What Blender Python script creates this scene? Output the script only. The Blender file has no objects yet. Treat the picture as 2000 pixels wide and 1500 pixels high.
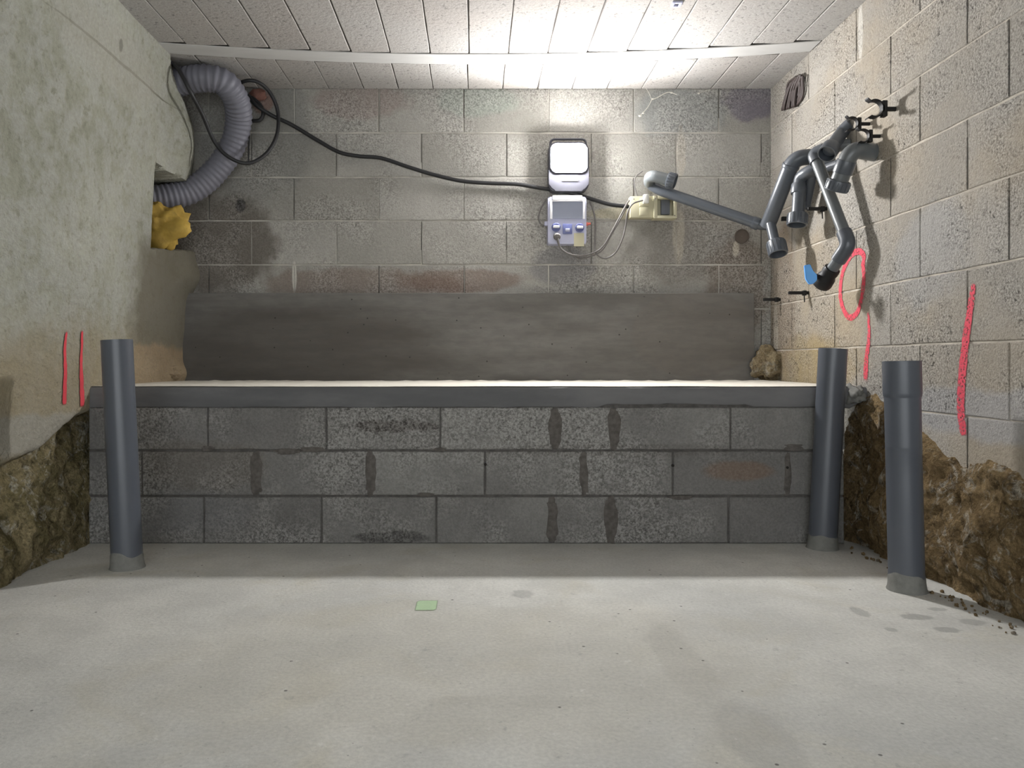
import bpy, bmesh, math, random
from mathutils import Vector, Matrix, noise
random.seed(7)
C = bpy.context.scene.collection
PI = math.pi

# ------------------------------------------------------------ camera, world, exposure
FOC = 1500.0; VX, VY = 930.0, 708.0       # focal length and vanishing point in the 2000x1500 frame
CAMZ = 0.797
cd = bpy.data.cameras.new('camera'); cam = bpy.data.objects.new('camera', cd); C.objects.link(cam)
cam.location = (0, 0, CAMZ); cam.rotation_euler = (PI/2, 0, 0)
cd.sensor_fit = 'HORIZONTAL'; cd.sensor_width = 36; cd.lens = 36*FOC/2000
cd.shift_x = (1000-VX)/2000; cd.shift_y = -(750-VY)/2000
cd.clip_start = .01
bpy.context.scene.camera = cam
w = bpy.data.worlds.new('world'); bpy.context.scene.world = w; w.use_nodes = True
w.node_tree.nodes['Background'].inputs[0].default_value = (.93, .97, 1, 1)
w.node_tree.nodes['Background'].inputs[1].default_value = 1.35
vs = bpy.context.scene.view_settings
vs.view_transform = 'Standard'; vs.look = 'None'; vs.gamma = 1; vs.exposure = 1.32
LAMP = 372.0

# room numbers (metres; floor z = 0, depth y)
YB, XR, YF, ZC = 4.48, 1.716, 3.38, 2.394      # back wall, right wall, retaining wall face, ceiling
ZL = 0.691                                     # top of the ledge
Y0 = -1.6                                      # the cellar is open behind the camera

def P(px, py, D):
    return Vector(((px-VX)*D/FOC, D, CAMZ+(VY-py)*D/FOC))
def PW(px, py, X=XR):                          # point on a plane x = X
    D = X*FOC/(px-VX)
    return Vector((X, D, CAMZ+(VY-py)*D/FOC))

# ------------------------------------------------------------ node helpers
class NT:
    def __init__(s, name):
        m = bpy.data.materials.new(name); m.use_nodes = True; s.m = m
        s.t = m.node_tree; s.n = s.t.nodes; s.l = s.t.links
        s.b = s.n['Principled BSDF']; s.out = s.n['Material Output']
        s.geo = s.n.new('ShaderNodeNewGeometry'); s.pos = s.geo.outputs['Position']
    def link(s, a, b): s.l.new(a, b)
    def put(s, sock, v):
        if isinstance(v, bpy.types.NodeSocket): s.l.new(v, sock)
        else: sock.default_value = (v[0], v[1], v[2], 1) if isinstance(v, (tuple, list)) and sock.type == 'RGBA' else v
    def math(s, op, a, b=0.0, clamp=False):
        n = s.n.new('ShaderNodeMath'); n.operation = op; n.use_clamp = clamp
        s.put(n.inputs[0], a); s.put(n.inputs[1], b); return n.outputs[0]
    def vm(s, op, a, b=(0, 0, 0)):
        n = s.n.new('ShaderNodeVectorMath'); n.operation = op
        s.put(n.inputs[0], a); s.put(n.inputs[1], b)
        return n.outputs['Value'] if op in ('LENGTH', 'DISTANCE', 'DOT_PRODUCT') else n.outputs[0]
    def noise(s, scale, detail=4, rough=.55, vec=None, dist=0, stretch=None, color=False):
        n = s.n.new('ShaderNodeTexNoise'); v = vec or s.pos
        if stretch: v = s.vm('MULTIPLY', v, stretch)
        s.put(n.inputs['Vector'], v); n.inputs['Scale'].default_value = scale
        n.inputs['Detail'].default_value = detail; n.inputs['Roughness'].default_value = rough
        n.inputs['Distortion'].default_value = dist
        return n.outputs['Color' if color else 'Fac']
    def voro(s, scale, feature='F1', vec=None, rnd=1):
        n = s.n.new('ShaderNodeTexVoronoi'); n.feature = feature; s.put(n.inputs['Vector'], vec or s.pos)
        n.inputs['Scale'].default_value = scale; n.inputs['Randomness'].default_value = rnd
        return n.outputs['Distance']
    def ramp(s, v, a, b, to0=0.0, to1=1.0, smooth=True):
        n = s.n.new('ShaderNodeMapRange'); n.clamp = True
        if smooth: n.interpolation_type = 'SMOOTHSTEP'
        s.put(n.inputs[0], v)
        for i, x in enumerate((a, b, to0, to1)): n.inputs[i+1].default_value = x
        return n.outputs[0]
    def mix(s, f, a, b, mode='MIX'):
        n = s.n.new('ShaderNodeMix'); n.data_type = 'RGBA'; n.blend_type = mode
        s.put(n.inputs[0], f); s.put(n.inputs[6], a); s.put(n.inputs[7], b); return n.outputs[2]
    def attr(s, name):
        n = s.n.new('ShaderNodeAttribute'); n.attribute_name = name; return n.outputs['Fac']
    def stain(s, c, r, amt=.5, ns=6, lo=.75, hi=1.15):       # a blot with ragged edges at a place on the wall
        d = s.vm('SUBTRACT', s.pos, tuple(c)); d = s.vm('DIVIDE', d, tuple(r)); L = s.vm('LENGTH', d)
        L = s.math('ADD', L, s.math('MULTIPLY', s.math('SUBTRACT', s.noise(ns, 5, .6), .5), amt*2))
        return s.ramp(L, lo, hi, 1, 0)
    def bump(s, h, strength=.5, dist=.004, prev=None):
        n = s.n.new('ShaderNodeBump'); n.inputs['Strength'].default_value = strength
        n.inputs['Distance'].default_value = dist; s.put(n.inputs['Height'], h)
        if prev: s.put(n.inputs['Normal'], prev)
        return n.outputs[0]
    def done(s, col, rough=.9, nrm=None, spec=.2, metal=0):
        s.put(s.b.inputs['Base Color'], col); s.put(s.b.inputs['Roughness'], rough)
        s.b.inputs['Specular IOR Level'].default_value = spec; s.b.inputs['Metallic'].default_value = metal
        if nrm: s.link(nrm, s.b.inputs['Normal'])
        return s.m

def plain(name, col, rough=.5, spec=.4, var=.12, sc=25, bump=0):
    t = NT(name); n = t.noise(sc, 4)
    d = tuple(c*(1-var) for c in col); l = tuple(min(1, c*(1+var)) for c in col)
    return t.done(t.mix(n, d, l), rough, t.bump(t.noise(sc*6, 3), bump, .002) if bump else None, spec)

def block_mat(name, cA, cB, pit=1.0, stains_tints=(), big=1.0, warm=None):
    t = NT(name)
    col = t.mix(t.attr('tone'), cA, cB)
    n1 = t.noise(2.2*big, 5, .6)
    col = t.mix(t.ramp(n1, .3, .7, .0, .45), col, tuple(c*.68 for c in cA))
    if warm:
        col = t.mix(t.ramp(t.noise(1.3, 4, .6, dist=.5), .42, .68, 0, .6), col, warm)
    for (c, r, colr, f, *rest) in stains_tints:
        kw = rest[0] if rest else {}
        col = t.mix(t.math('MULTIPLY', t.stain(c, r, **kw), f), col, colr)
    fine = t.noise(120, 4, .75); mid = t.noise(48, 5, .75)
    patch = t.ramp(t.noise(2.6, 3), .38, .62, .2, 1)
    spk = t.mix(t.ramp(fine, .36, .64, 0, 1), t.mix(.5*pit, col, (.03, .028, .025)), t.mix(.26, col, (.9, .87, .82)))
    col = t.mix(patch, col, spk)
    pits = t.ramp(mid, .36, .44, 1, 0)
    col = t.mix(t.math('MULTIPLY', t.math('MULTIPLY', pits, patch), .8*pit), col, (.045, .04, .035))
    h = t.math('ADD', t.math('MULTIPLY', mid, 1.2), t.math('MULTIPLY', fine, .6))
    return t.done(col, .95, t.bump(h, .8*pit, .012), .12)

# ------------------------------------------------------------ mesh helpers
def empty(name, loc, label, cat, group=None):
    o = bpy.data.objects.new(name, None); C.objects.link(o); o.location = loc; o.empty_display_size = .05
    o['label'] = label; o['category'] = cat
    if group: o['group'] = group
    return o
def origin_of(o):
    v = Vector((0, 0, 0))
    while o: v += o.location; o = o.parent
    return v
def obj(name, bm, mat, parent=None, label=None, cat=None, group=None, kind=None, smooth=True, angle=40, org=None):
    bmesh.ops.recalc_face_normals(bm, faces=bm.faces)
    if parent is not None: o0 = origin_of(parent)
    elif org is not None: o0 = Vector(org)
    else:
        xs = [v.co for v in bm.verts]
        o0 = Vector(((min(v.x for v in xs)+max(v.x for v in xs))/2, (min(v.y for v in xs)+max(v.y for v in xs))/2, min(v.z for v in xs)))
    bmesh.ops.translate(bm, verts=bm.verts, vec=-o0)
    me = bpy.data.meshes.new(name); bm.to_mesh(me); bm.free()
    o = bpy.data.objects.new(name, me); C.objects.link(o)
    if parent is not None: o.parent = parent
    else: o.location = o0
    for m in (mat if isinstance(mat, (list, tuple)) else [mat]): me.materials.append(m)
    if smooth:
        for p in me.polygons: p.use_smooth = True
        try: me.set_sharp_from_angle(angle=math.radians(angle))
        except Exception: pass
    if label: o['label'] = label
    if cat: o['category'] = cat
    if group: o['group'] = group
    if kind: o['kind'] = kind
    return o
def box(bm, a, b, bev=0, mi=0):
    vs_ = [bm.verts.new((x, y, z)) for x in (a[0], b[0]) for y in (a[1], b[1]) for z in (a[2], b[2])]
    fs = []
    for idx in ((0, 1, 3, 2), (4, 6, 7, 5), (0, 4, 5, 1), (2, 3, 7, 6), (0, 2, 6, 4), (1, 5, 7, 3)):
        f = bm.faces.new([vs_[i] for i in idx]); f.material_index = mi; fs.append(f)
    if bev:
        es = set(e for f in fs for e in f.edges)
        bmesh.ops.bevel(bm, geom=list(es), offset=bev, segments=2, affect='EDGES', profile=.5)
    return vs_
def smooth_path(pts, n=8):
    out = []; p = [pts[0]*2-pts[1]]+list(pts)+[pts[-1]*2-pts[-2]]
    for i in range(1, len(p)-2):
        a, b, c, d = p[i-1:i+3]
        for k in range(n):
            t = k/n
            out.append(.5*((2*b)+(-a+c)*t+(2*a-5*b+4*c-d)*t*t+(-a+3*b-3*c+d)*t**3))
    out.append(p[-2]); return out
def round_path(pts, rad, n=6):                 # straight runs with rounded corners
    out = [pts[0]]
    for i in range(1, len(pts)-1):
        a, b, c = pts[i-1], pts[i], pts[i+1]
        r = min(rad, (a-b).length*.45, (c-b).length*.45)
        s = b+(a-b).normalized()*r; e = b+(c-b).normalized()*r
        for k in range(n+1):
            t = k/n; out.append(s*(1-t)**2+b*2*t*(1-t)+e*t*t)
    out.append(pts[-1]); return out
def frames(path):
    T = []
    for i in range(len(path)):
        d = path[min(i+1, len(path)-1)]-path[max(i-1, 0)]; T.append(d.normalized())
    up = Vector((0, 0, 1)) if abs(T[0].z) < .9 else Vector((1, 0, 0))
    N = [(up-T[0]*up.dot(T[0])).normalized()]
    for i in range(1, len(path)):
        v = N[-1]-T[i]*N[-1].dot(T[i]); N.append(v.normalized())
    return T, N
def tube(bm, path, rad, seg=14, cap=True, inner=None, mi=0):
    T, N = frames(path); rr = rad if callable(rad) else (lambda i: rad)
    def ring(i, r):
        B = T[i].cross(N[i])
        return [bm.verts.new(path[i]+(N[i]*math.cos(a)+B*math.sin(a))*r) for a in [2*PI*k/seg for k in range(seg)]]
    def skin(A, B_):
        for k in range(seg):
            f = bm.faces.new((A[k], A[(k+1) % seg], B_[(k+1) % seg], B_[k])); f.material_index = mi
    R = [ring(i, rr(i)) for i in range(len(path))]
    for a, b in zip(R, R[1:]): skin(a, b)
    if inner:
        I = [ring(i, rr(i)-inner) for i in range(len(path))]
        for a, b in zip(I, I[1:]): skin(b, a)
        skin(R[-1], I[-1]); skin(I[0], R[0])
    elif cap:
        bm.faces.new(R[0]); bm.faces.new(R[-1])
def lathe(bm, base, axis, prof, seg=24):       # prof: (distance along axis, radius)
    axis = axis.normalized(); up = Vector((0, 0, 1)) if abs(axis.z) < .9 else Vector((1, 0, 0))
    N = (up-axis*up.dot(axis)).normalized(); B = axis.cross(N); R = []
    for (s, r) in prof:
        R.append([bm.verts.new(base+axis*s+(N*math.cos(2*PI*k/seg)+B*math.sin(2*PI*k/seg))*max(r, .0004)) for k in range(seg)])
    for a, b in zip(R, R[1:]):
        for k in range(seg): bm.faces.new((a[k], a[(k+1) % seg], b[(k+1) % seg], b[k]))
    return N, B
def NEW(): return bmesh.new()
def tonelayer(bm): return bm.verts.layers.float.get('tone') or bm.verts.layers.float.new('tone')
def fbm(v, o=5): return noise.fractal(v, 1.0, 2.0, o)

def blockwork(bm, rects, to3, back, prot=.004, ch=.003, tones=None, wob=.0016):
    """rects (u0,u1,v0,v1) on a plane; to3(u, v, out) gives the 3-D point"""
    L = tonelayer(bm)
    for i, (u0, u1, v0, v1) in enumerate(rects):
        t = tones[i] if tones else random.random()
        def ring(ins, out):
            r = []
            a, b, c, d = u0+ins, u1-ins, v0+ins, v1-ins; n = 6
            pts = [(a+(b-a)*k/n, c) for k in range(n)]+[(b, c+(d-c)*k/n) for k in range(n)]+[(b-(b-a)*k/n, d) for k in range(n)]+[(a, d-(d-c)*k/n) for k in range(n)]
            for (u, v) in pts:
                q = Vector((u*9, v*9, i*3.1)); j = wob
                vv = bm.verts.new(to3(u+noise.noise(q)*j*2, v+noise.noise(q+Vector((9, 5, 2)))*j*2, out)); vv[L] = t; r.append(vv)
            return r
        A = ring(0, 0); B = ring(ch*.3, prot*.6); D = ring(ch, prot)
        for X, Y in ((A, B), (B, D)):
            for k in range(len(X)): bm.faces.new((X[k], X[(k+1) % len(X)], Y[(k+1) % len(X)], Y[k]))
        bm.faces.new(D)

# ------------------------------------------------------------ materials
WARM = (.36, .27, .17)
def B(px, py): return P(px, py, YB)
back_stains_tints = [
    (B(700, 560), (.62, .3, .11), (.17, .12, .095), .6), (B(900, 548), (.4, .3, .07), (.16, .10, .075), .6),
    (B(1340, 480), (.38, .3, .22), (.16, .145, .13), .6), (B(1440, 560), (.2, .3, .3), (.16, .12, .09), .65),
    (B(1100, 520), (.2, .3, .12), (.15, .15, .17), .55),
    (B(1330, 220), (.3, .3, .15), (.24, .26, .26), .6), (B(1465, 195), (.16, .3, .12), (.11, .09, .15), .6, dict(ns=9, amt=.8)),  # purple corner blot: HDR colour cast painted into the wall colour
    (B(700, 200), (.30, .3, .11), (.30, .22, .20), .5), (B(930, 195), (.25, .3, .10), (.26, .34, .29), .4),  # green blot: HDR colour cast painted in as well
    (B(500, 260), (.36, .3, .42), (.2, .2, .19), .6), (B(430, 480), (.36, .3, .3), (.12, .105, .088), .85),
    (B(470, 402), (.03, .3, .04), (.03, .03, .03), .9, dict(ns=20, amt=.4)),
    (B(1325, 460), (.035, .3, .17), (.5, .45, .37), .6, dict(ns=12)), (B(1330, 300), (.03, .3, .16), (.5, .45, .37), .5, dict(ns=12)),
    (B(1437, 485), (.02, .3, .05), (.62, .56, .45), .7, dict(ns=22)), (B(1200, 417), (.16, .3, .035), (.50, .46, .32), .7, dict(ns=8)),
    (B(575, 540), (.014, .3, .09), (.62, .6, .55), .8, dict(ns=25, amt=.2)),
    (B(515, 200), (.06, .3, .07), (.26, .13, .10), .6, dict(ns=12)),
]
M = {}
M['block_back'] = block_mat('block_back', (.32, .308, .28), (.43, .418, .385), .75, back_stains_tints)
M['block_right'] = block_mat('block_right', (.40, .37, .325), (.49, .458, .41), 1.1, [
    ((XR, 3.9, 1.0), (.3, .55, .5), (.44, .35, .23), .5), ((XR, 3.95, .78), (.3, .5, .16), (.42, .32, .16), .8),
    ((XR, 4.30, 1.15), (.3, .18, .45), (.30, .22, .15), .6), ((XR, 4.40, .95), (.3, .035, .22), (.62, .56, .46), .7),
    ((XR, 2.6, .62), (.3, .8, .09), (.40, .42, .46), .5), ((XR, 2.9, 1.2), (.3, .25, .2), (.38, .38, .38), .5),
    ((XR, 3.43, 2.27), (.3, .022, .13), (.66, .63, .57), .9, dict(ns=9, amt=.12))], warm=(.44, .365, .265))
M['block_front'] = block_mat('block_front', (.155, .15, .142), (.27, .263, .248), .7, [
    (P(770, 832, YF), (.2, .1, .028), (.04, .032, .028), .85, dict(ns=14, amt=.7)),
    (P(770, 1050, YF), (.18, .1, .03), (.05, .048, .046), .8, dict(ns=12)), (P(1440, 920, YF), (.16, .1, .05), (.20, .13, .085), .6),
    (P(1190, 880, YF), (.6, .1, .03), (.13, .12, .11), .5), (P(390, 910, YF), (.3, .1, .12), (.15, .135, .115), .6),
    (P(330, 1000, YF), (.4, .1, .1), (.17, .17, .17), .5)], big=1.6)
def mortar(name, c, sc=40):
    t = NT(name); n = t.noise(sc, 5, .6)
    col = t.mix(t.ramp(n, .3, .7), tuple(x*.75 for x in c), tuple(x*1.2 for x in c))
    return t.done(col, .95, t.bump(n, .6, .004), .1)
M['mortar_back'] = mortar('mortar_back', (.44, .42, .38), 9); M['mortar_right'] = mortar('mortar_right', (.46, .42, .36), 9)
M['mortar_front'] = mortar('mortar_front', (.10, .094, .088)); M['mortar_smear'] = mortar('mortar_smear', (.115, .105, .095))
M['ceiling_gap'] = plain('ceiling_joint', (.09, .085, .08), .95, .1)
M['gap'] = plain('joint_gap', (.03, .028, .026), .95, .1)
# ceiling: porous concrete infill blocks
t = NT('ceiling_block')
col = t.mix(t.attr('tone'), (.35, .335, .318), (.42, .408, .39))
col = t.mix(t.ramp(t.noise(1.4, 4, .6), .35, .7, 0, .3), col, (.40, .345, .305))
f = t.noise(130, 3, .7); m_ = t.noise(60, 3)
col = t.mix(t.ramp(f, .3, .7), t.mix(.28, col, (.1, .09, .09)), col)
col = t.mix(t.math('MULTIPLY', t.ramp(m_, .32, .40, 1, 0), .5), col, (.08, .08, .08))
M['ceiling'] = t.done(col, .95, t.bump(m_, .5, .005), .1)
t = NT('joist_concrete'); n = t.noise(14, 6, .6, stretch=(.3, 1, 1))
M['joist'] = t.done(t.mix(n, (.42, .41, .395), (.56, .555, .545)), .85, t.bump(n, .3, .004), .2)
# floor screed
t = NT('floor_screed')
n1 = t.noise(1.1, 5, .55, dist=.4); n2 = t.noise(5, 6, .6); n3 = t.noise(90, 3, .6)
col = t.mix(t.ramp(n1, .3, .7), (.50, .50, .475), (.64, .63, .585))
col = t.mix(t.ramp(t.noise(2.1, 4, .6, dist=1), .5, .72, 0, .5), col, (.50, .47, .38))
col = t.mix(t.ramp(n2, .38, .62, .25, 0), col, (.36, .355, .33))
def F(px, py, z=0):
    D = CAMZ*FOC/(py-VY); return Vector(((px-VX)*D/FOC, D, z))
for (px, py, rx, ry, f_, ns) in ((1330, 1290, .07, .28, .3, 6), (1480, 1440, .08, .2, .3, 6), (1020, 1160, .04, .05, .5, 25), (1000, 1370, .22, .035, .18, 12),
        (1680, 1195, .025, .05, .6, 30), (1790, 1205, .05, .03, .7, 30), (1850, 1230, .04, .025, .7, 30), (1740, 1230, .02, .02, .6, 30), (1900, 1215, .04, .03, .6, 30), (1830, 1190, .03, .02, .6, 30)):
    c = F(px, py); col = t.mix(t.math('MULTIPLY', t.stain(c, (rx, ry, .3), ns=ns, amt=.5), f_), col, (.30, .295, .275))
col = t.mix(t.math('MULTIPLY', t.stain(F(900, 1290), (.9, .5, .3), ns=3), .25), col, (.50, .46, .36))
spk = t.ramp(t.voro(11), .035, .06, 1, 0); spk2 = t.ramp(t.voro(31), .05, .085, 1, 0); msk = t.ramp(t.noise(2.5, 3), .45, .6)
col = t.mix(t.math('MULTIPLY', spk, .8), col, (.06, .05, .045)); col = t.mix(t.math('MULTIPLY', spk2, t.math('MULTIPLY', msk, .6)), col, (.16, .155, .15))
col = t.mix(t.ramp(n3, .3, .7, .22, 0), col, (.2, .2, .2))
fl = t.noise(26, 5, .7, stretch=(1, 1, 1)); col = t.mix(t.math('MULTIPLY', t.ramp(fl, .30, .40, 1, 0), .45), col, (.27, .265, .25))
col = t.mix(t.math('MULTIPLY', t.ramp(fl, .60, .72, 0, 1), .4), col, (.72, .71, .68))
M['floor'] = t.done(col, .8, t.bump(t.math('ADD', n2, t.math('MULTIPLY', n3, .5)), .7, .008), .25)
# rendered left wall
t = NT('lime_render')
n1 = t.noise(2.0, 6, .6, dist=.6); n2 = t.noise(11, 6, .65); n3 = t.noise(60, 4, .6)
col = t.mix(t.ramp(n1, .3, .7), (.25, .252, .20), (.37, .372, .315))
col = t.mix(t.ramp(n2, .40, .60, 0, .55), col, (.37, .37, .345)); col = t.mix(t.ramp(t.noise(22, 5, .7), .32, .46, .45, 0), col, (.16, .158, .12))
sx = t.n.new('ShaderNodeSeparateXYZ'); t.link(t.pos, sx.inputs[0])
low = t.ramp(t.math('ADD', sx.outputs[2], t.math('MULTIPLY', n1, .5)), .95, 1.35, 1, 0)
col = t.mix(t.math('MULTIPLY', low, .7), col, (.31, .25, .155))
for (c, r, cc, f_, ns) in (((-1.6, 4.25, 1.15), (.5, .55, .42), (.12, .105, .075), .8, 4), ((-1.7, 3.0, .52), (.5, .5, .08), (.33, .32, .285), .7, 8), ((-1.6, 3.45, CAMZ+1.345), (.5, .62, .007), (.10, .095, .07), .75, 9), ((-1.6, 3.44, CAMZ+1.42), (.5, .02, .03), (.03, .03, .025), .9, 25), ((-1.6, 3.4, 2.15), (.5, .5, .15), (.35, .34, .295), .5, 5),  # first blot: wall darker towards the back corner
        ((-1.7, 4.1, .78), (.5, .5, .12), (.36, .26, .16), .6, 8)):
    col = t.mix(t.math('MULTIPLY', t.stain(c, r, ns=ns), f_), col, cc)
pit = t.ramp(t.voro(24), .06, .12, 1, 0)
col = t.mix(t.math('MULTIPLY', pit, t.ramp(t.noise(5, 3), .45, .6, 0, .5)), col, (.14, .12, .09))
col = t.mix(t.ramp(n3, .3, .7, .25, 0), col, (.16, .15, .12))
M['render'] = t.done(col, .95, t.bump(t.math('ADD', n2, t.math('MULTIPLY', n3, .3)), 1, .022), .1)
# earth and rubble
def rubble(name, a, b, c, e):
    t = NT(name)
    n1 = t.noise(5, 6, .65, dist=.8); n2 = t.noise(24, 6, .7); n3 = t.noise(95, 4, .7); vo = t.voro(26)
    col = t.mix(t.ramp(n1, .33, .66), a, b)
    col = t.mix(t.ramp(t.noise(9, 7, .75, dist=1.5), .52, .62, 0, .85), col, c)
    col = t.mix(t.ramp(n2, .33, .5, .75, 0), col, e)
    col = t.mix(t.ramp(n3, .35, .65, .45, 0), col, e)
    col = t.mix(t.ramp(t.math('ADD', vo, n3), .34, .44, .5, 0), col, c)
    h = t.math('ADD', t.math('MULTIPLY', n2, 1.3), t.math('ADD', t.math('MULTIPLY', n3, .5), t.math('MULTIPLY', vo, -.8)))
    return t.done(col, .98, t.bump(h, 1, .03), .08)
M['rock_r'] = rubble('rubble_ochre', (.22, .15, .075), (.37, .265, .14), (.56, .51, .42), (.05, .035, .02))
M['rock_c'] = rubble('rubble_pale', (.30, .23, .13), (.46, .38, .24), (.56, .52, .43), (.09, .06, .04))
M['rock_l'] = rubble('rubble_olive', (.24, .20, .10), (.40, .33, .19), (.54, .51, .42), (.05, .045, .025))
t = NT('cast_concrete')
n1 = t.noise(3, 5, .6, stretch=(.5, 1, 3)); n2 = t.noise(30, 5, .6, stretch=(.4, 1, 1)); vo = t.voro(14, vec=t.vm('MULTIPLY', t.pos, (1, .1, 1)))
col = t.mix(t.ramp(n1, .3, .7), (.125, .118, .109), (.18, .173, .162))
col = t.mix(t.math('MULTIPLY', t.stain(P(1360, 650, 4.42), (.38, .4, .25), ns=3, amt=.15, lo=.95, hi=1.02), .4), col, (.15, .135, .12))
col = t.mix(t.math('MULTIPLY', t.stain(P(600, 680, 4.42), (.8, .4, .25), ns=3, amt=.3), .6), col, (.085, .075, .066))
col = t.mix(t.ramp(vo, .045, .075, .85, 0), col, (.03, .03, .028)); col = t.mix(t.ramp(n2, .35, .6, .2, 0), col, (.08, .08, .08))
M['beam'] = t.done(col, .9, t.bump(n2, .35, .004), .15)
t = NT('smoothed_screed'); n1 = t.noise(4, 6, .6, stretch=(.4, 1, 1.5))
M['coping'] = t.done(t.mix(t.ramp(n1, .3, .7), (.115, .115, .118), (.18, .178, .178)), .8, t.bump(t.noise(35, 4), .35, .004), .2)
M['ledge'] = plain('pale_screed', (.62, .59, .52), .9, .15, .15, 12, .4)
M['pvc'] = plain('grey_plastic_pipe', (.075, .084, .098), .30, .5, .08, 8)
M['pvc_light'] = plain('light_grey_plastic_pipe', (.115, .125, .13), .3, .5, .08, 8)
M['upright'] = plain('slate_grey_pipe', (.085, .094, .112), .33, .5, .10, 6)
M['cement'] = plain('cement_smear', (.20, .20, .185), .95, .1, .3, 40, .6)
M['duct'] = plain('grey_duct', (.15, .15, .18), .5, .4, .12, 10)
M['black'] = plain('black_rubber', (.018, .018, .020), .5, .4, .2, 20)
M['cord'] = plain('grey_cord', (.16, .15, .145), .5, .3, .1, 20)
M['darkclip'] = plain('black_plastic', (.012, .011, .011), .55, .3, .2, 30)
M['brown'] = plain('dark_brown_cable', (.06, .045, .042), .5, .4, .3, 30)
M['cream'] = plain('cream_plastic', (.50, .47, .33), .5, .4, .05, 20)
M['cream_dark'] = plain('grey_opening', (.14, .15, .17), .5, .3, .05, 20)
M['white'] = plain('white_plastic', (.75, .74, .70), .4, .4, .04, 20)
M['lampgrey'] = plain('pale_grey_plastic', (.055, .055, .068), .45, .4, .05, 20)
M['boxgrey'] = plain('grey_panel_plastic', (.46, .47, .60), .45, .4, .05, 20)
M['window'] = plain('smoky_cover', (.24, .26, .33), .2, .6, .05, 20)
M['blue'] = plain('blue_plastic', (.14, .42, .88), .35, .5, .08, 20)
M['bluesock'] = plain('blue_grey_plastic', (.13, .15, .33), .4, .5, .08, 20)
M['red'] = plain('red_plastic', (.7, .16, .12), .4, .4, .05, 20)
M['chrome'] = plain('pale_lid', (.82, .82, .86), .3, .6, .03, 20)
M['yellow'] = plain('yellow_foam', (.50, .33, .07), .6, .3, .5, 14, .9)
M['web'] = plain('dusty_web', (.62, .60, .54), .9, .1, .2, 60)
def paint(name, c, lo=.36, hi=.50):
    t = NT(name); n = t.noise(120, 3, .7)
    t.done(t.mix(t.noise(30, 3), tuple(x*.85 for x in c), c), .8, t.bump(n, .5, .004), .2)
    a = t.math('MULTIPLY', t.ramp(n, lo, hi), t.ramp(t.attr('tone'), 0, .55))
    t.put(t.b.inputs['Alpha'], a); return t.m
M['pink'] = paint('pink_spray_paint', (.74, .09, .13), .36, .50); M['pink_left'] = paint('red_spray_paint', (.68, .07, .09), .25, .36); M['green'] = paint('pale_green_paint', (.45, .60, .38), .2, .34)
t = NT('lit_glass'); t.b.inputs['Emission Color'].default_value = (1, .992, .985, 1); t.b.inputs['Emission Strength'].default_value = LAMP; t.done((.9, .9, .9), .3); M['glow'] = t.m

# ------------------------------------------------------------ setting: floor, ceiling, walls
bm = NEW(); box(bm, (-2.1, Y0, -.12), (2.0, YF+.25, 0)); obj('floor', bm, M['floor'], kind='structure', smooth=False)

Z = lambda py, X=1: None
# back wall
ROWB = [.30, CAMZ+(VY-572)/335-.14, CAMZ+(VY-517)/335, CAMZ+(VY-431)/335, CAMZ+(VY-346)/335, CAMZ+(VY-259)/335, ZC+.005]
ROWB[1] = ROWB[2]-.257
MOD = 166/335.
bm = NEW(); box(bm, (-2.1, YB+.0045, -.12), (2.0, YB+.15, ZC+.12))
Lb = tonelayer(bm)
rects = []; tones = []; cracks = []
for r in range(len(ROWB)-1):
    x0 = (1238-VX)/335 if r % 2 == 1 else (1155-VX)/335
    n0 = -8
    for k in range(n0, 5):
        a = x0+MOD*k; b = a+MOD
        if b < -2.05 or a > 1.95: continue
        g = .0018 if random.random() < .7 else .0045
        rects.append((max(a+g, -2.08), min(b-g, 1.95), ROWB[r]+.004, ROWB[r+1]-.004)); tones.append(random.random())
        if random.random() < .65: cracks.append((a, ROWB[r]+.006+(random.random() < .3)*.08, ROWB[r+1]-.006))
blockwork(bm, rects, lambda u, v, o: Vector((u, YB+.0045-o, v)), None, .0045, .004, tones)
for f in bm.faces: f.material_index = 0 if f.calc_center_median().y < YB+.0044 else 1
for (x, z0, z1) in cracks:
    o_ = .0014; f = bm.faces.new([bm.verts.new(c) for c in ((x-o_, YB-.0003, z0), (x+o_, YB-.0003, z0), (x+o_*.6, YB-.0003, z1), (x-o_, YB-.0003, z1))]); f.material_index = 2
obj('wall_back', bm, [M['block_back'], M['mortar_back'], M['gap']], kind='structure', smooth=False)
# dark open joints are thin flat dark strips lying just proud of the blocks
# right wall
ROWR = [CAMZ-.447, CAMZ-.189, CAMZ+.069, CAMZ+.328, CAMZ+.600, CAMZ+.852, CAMZ+1.11, CAMZ+1.356, ZC+.004]
bm = NEW(); box(bm, (XR+.0045, Y0, .34), (XR+.25, YB, ZC+.12)); tonelayer(bm)
rects = []; tones = []; cracks = []
for r in range(len(ROWR)-1):
    y0 = 2.683 if r % 2 == 0 else 2.970
    for k in range(-10, 5):
        a = y0+.497*k; b = a+.497
        if b < Y0 or a > YB: continue
        g = .0015
        rects.append((max(a+g, Y0), min(b-g, YB-.002), ROWR[r]+.003, ROWR[r+1]-.003)); tones.append(random.random())
        if random.random() < .75 and a > Y0: cracks.append((a, ROWR[r]+.005, ROWR[r+1]-.005-(random.random() < .3)*.06))
blockwork(bm, rects, lambda u, v, o: Vector((XR+.0045-o, u, v)), None, .0045, .004, tones, .002)
for f in bm.faces: f.material_index = 0 if f.calc_center_median().x < XR+.0044 else 1
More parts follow.
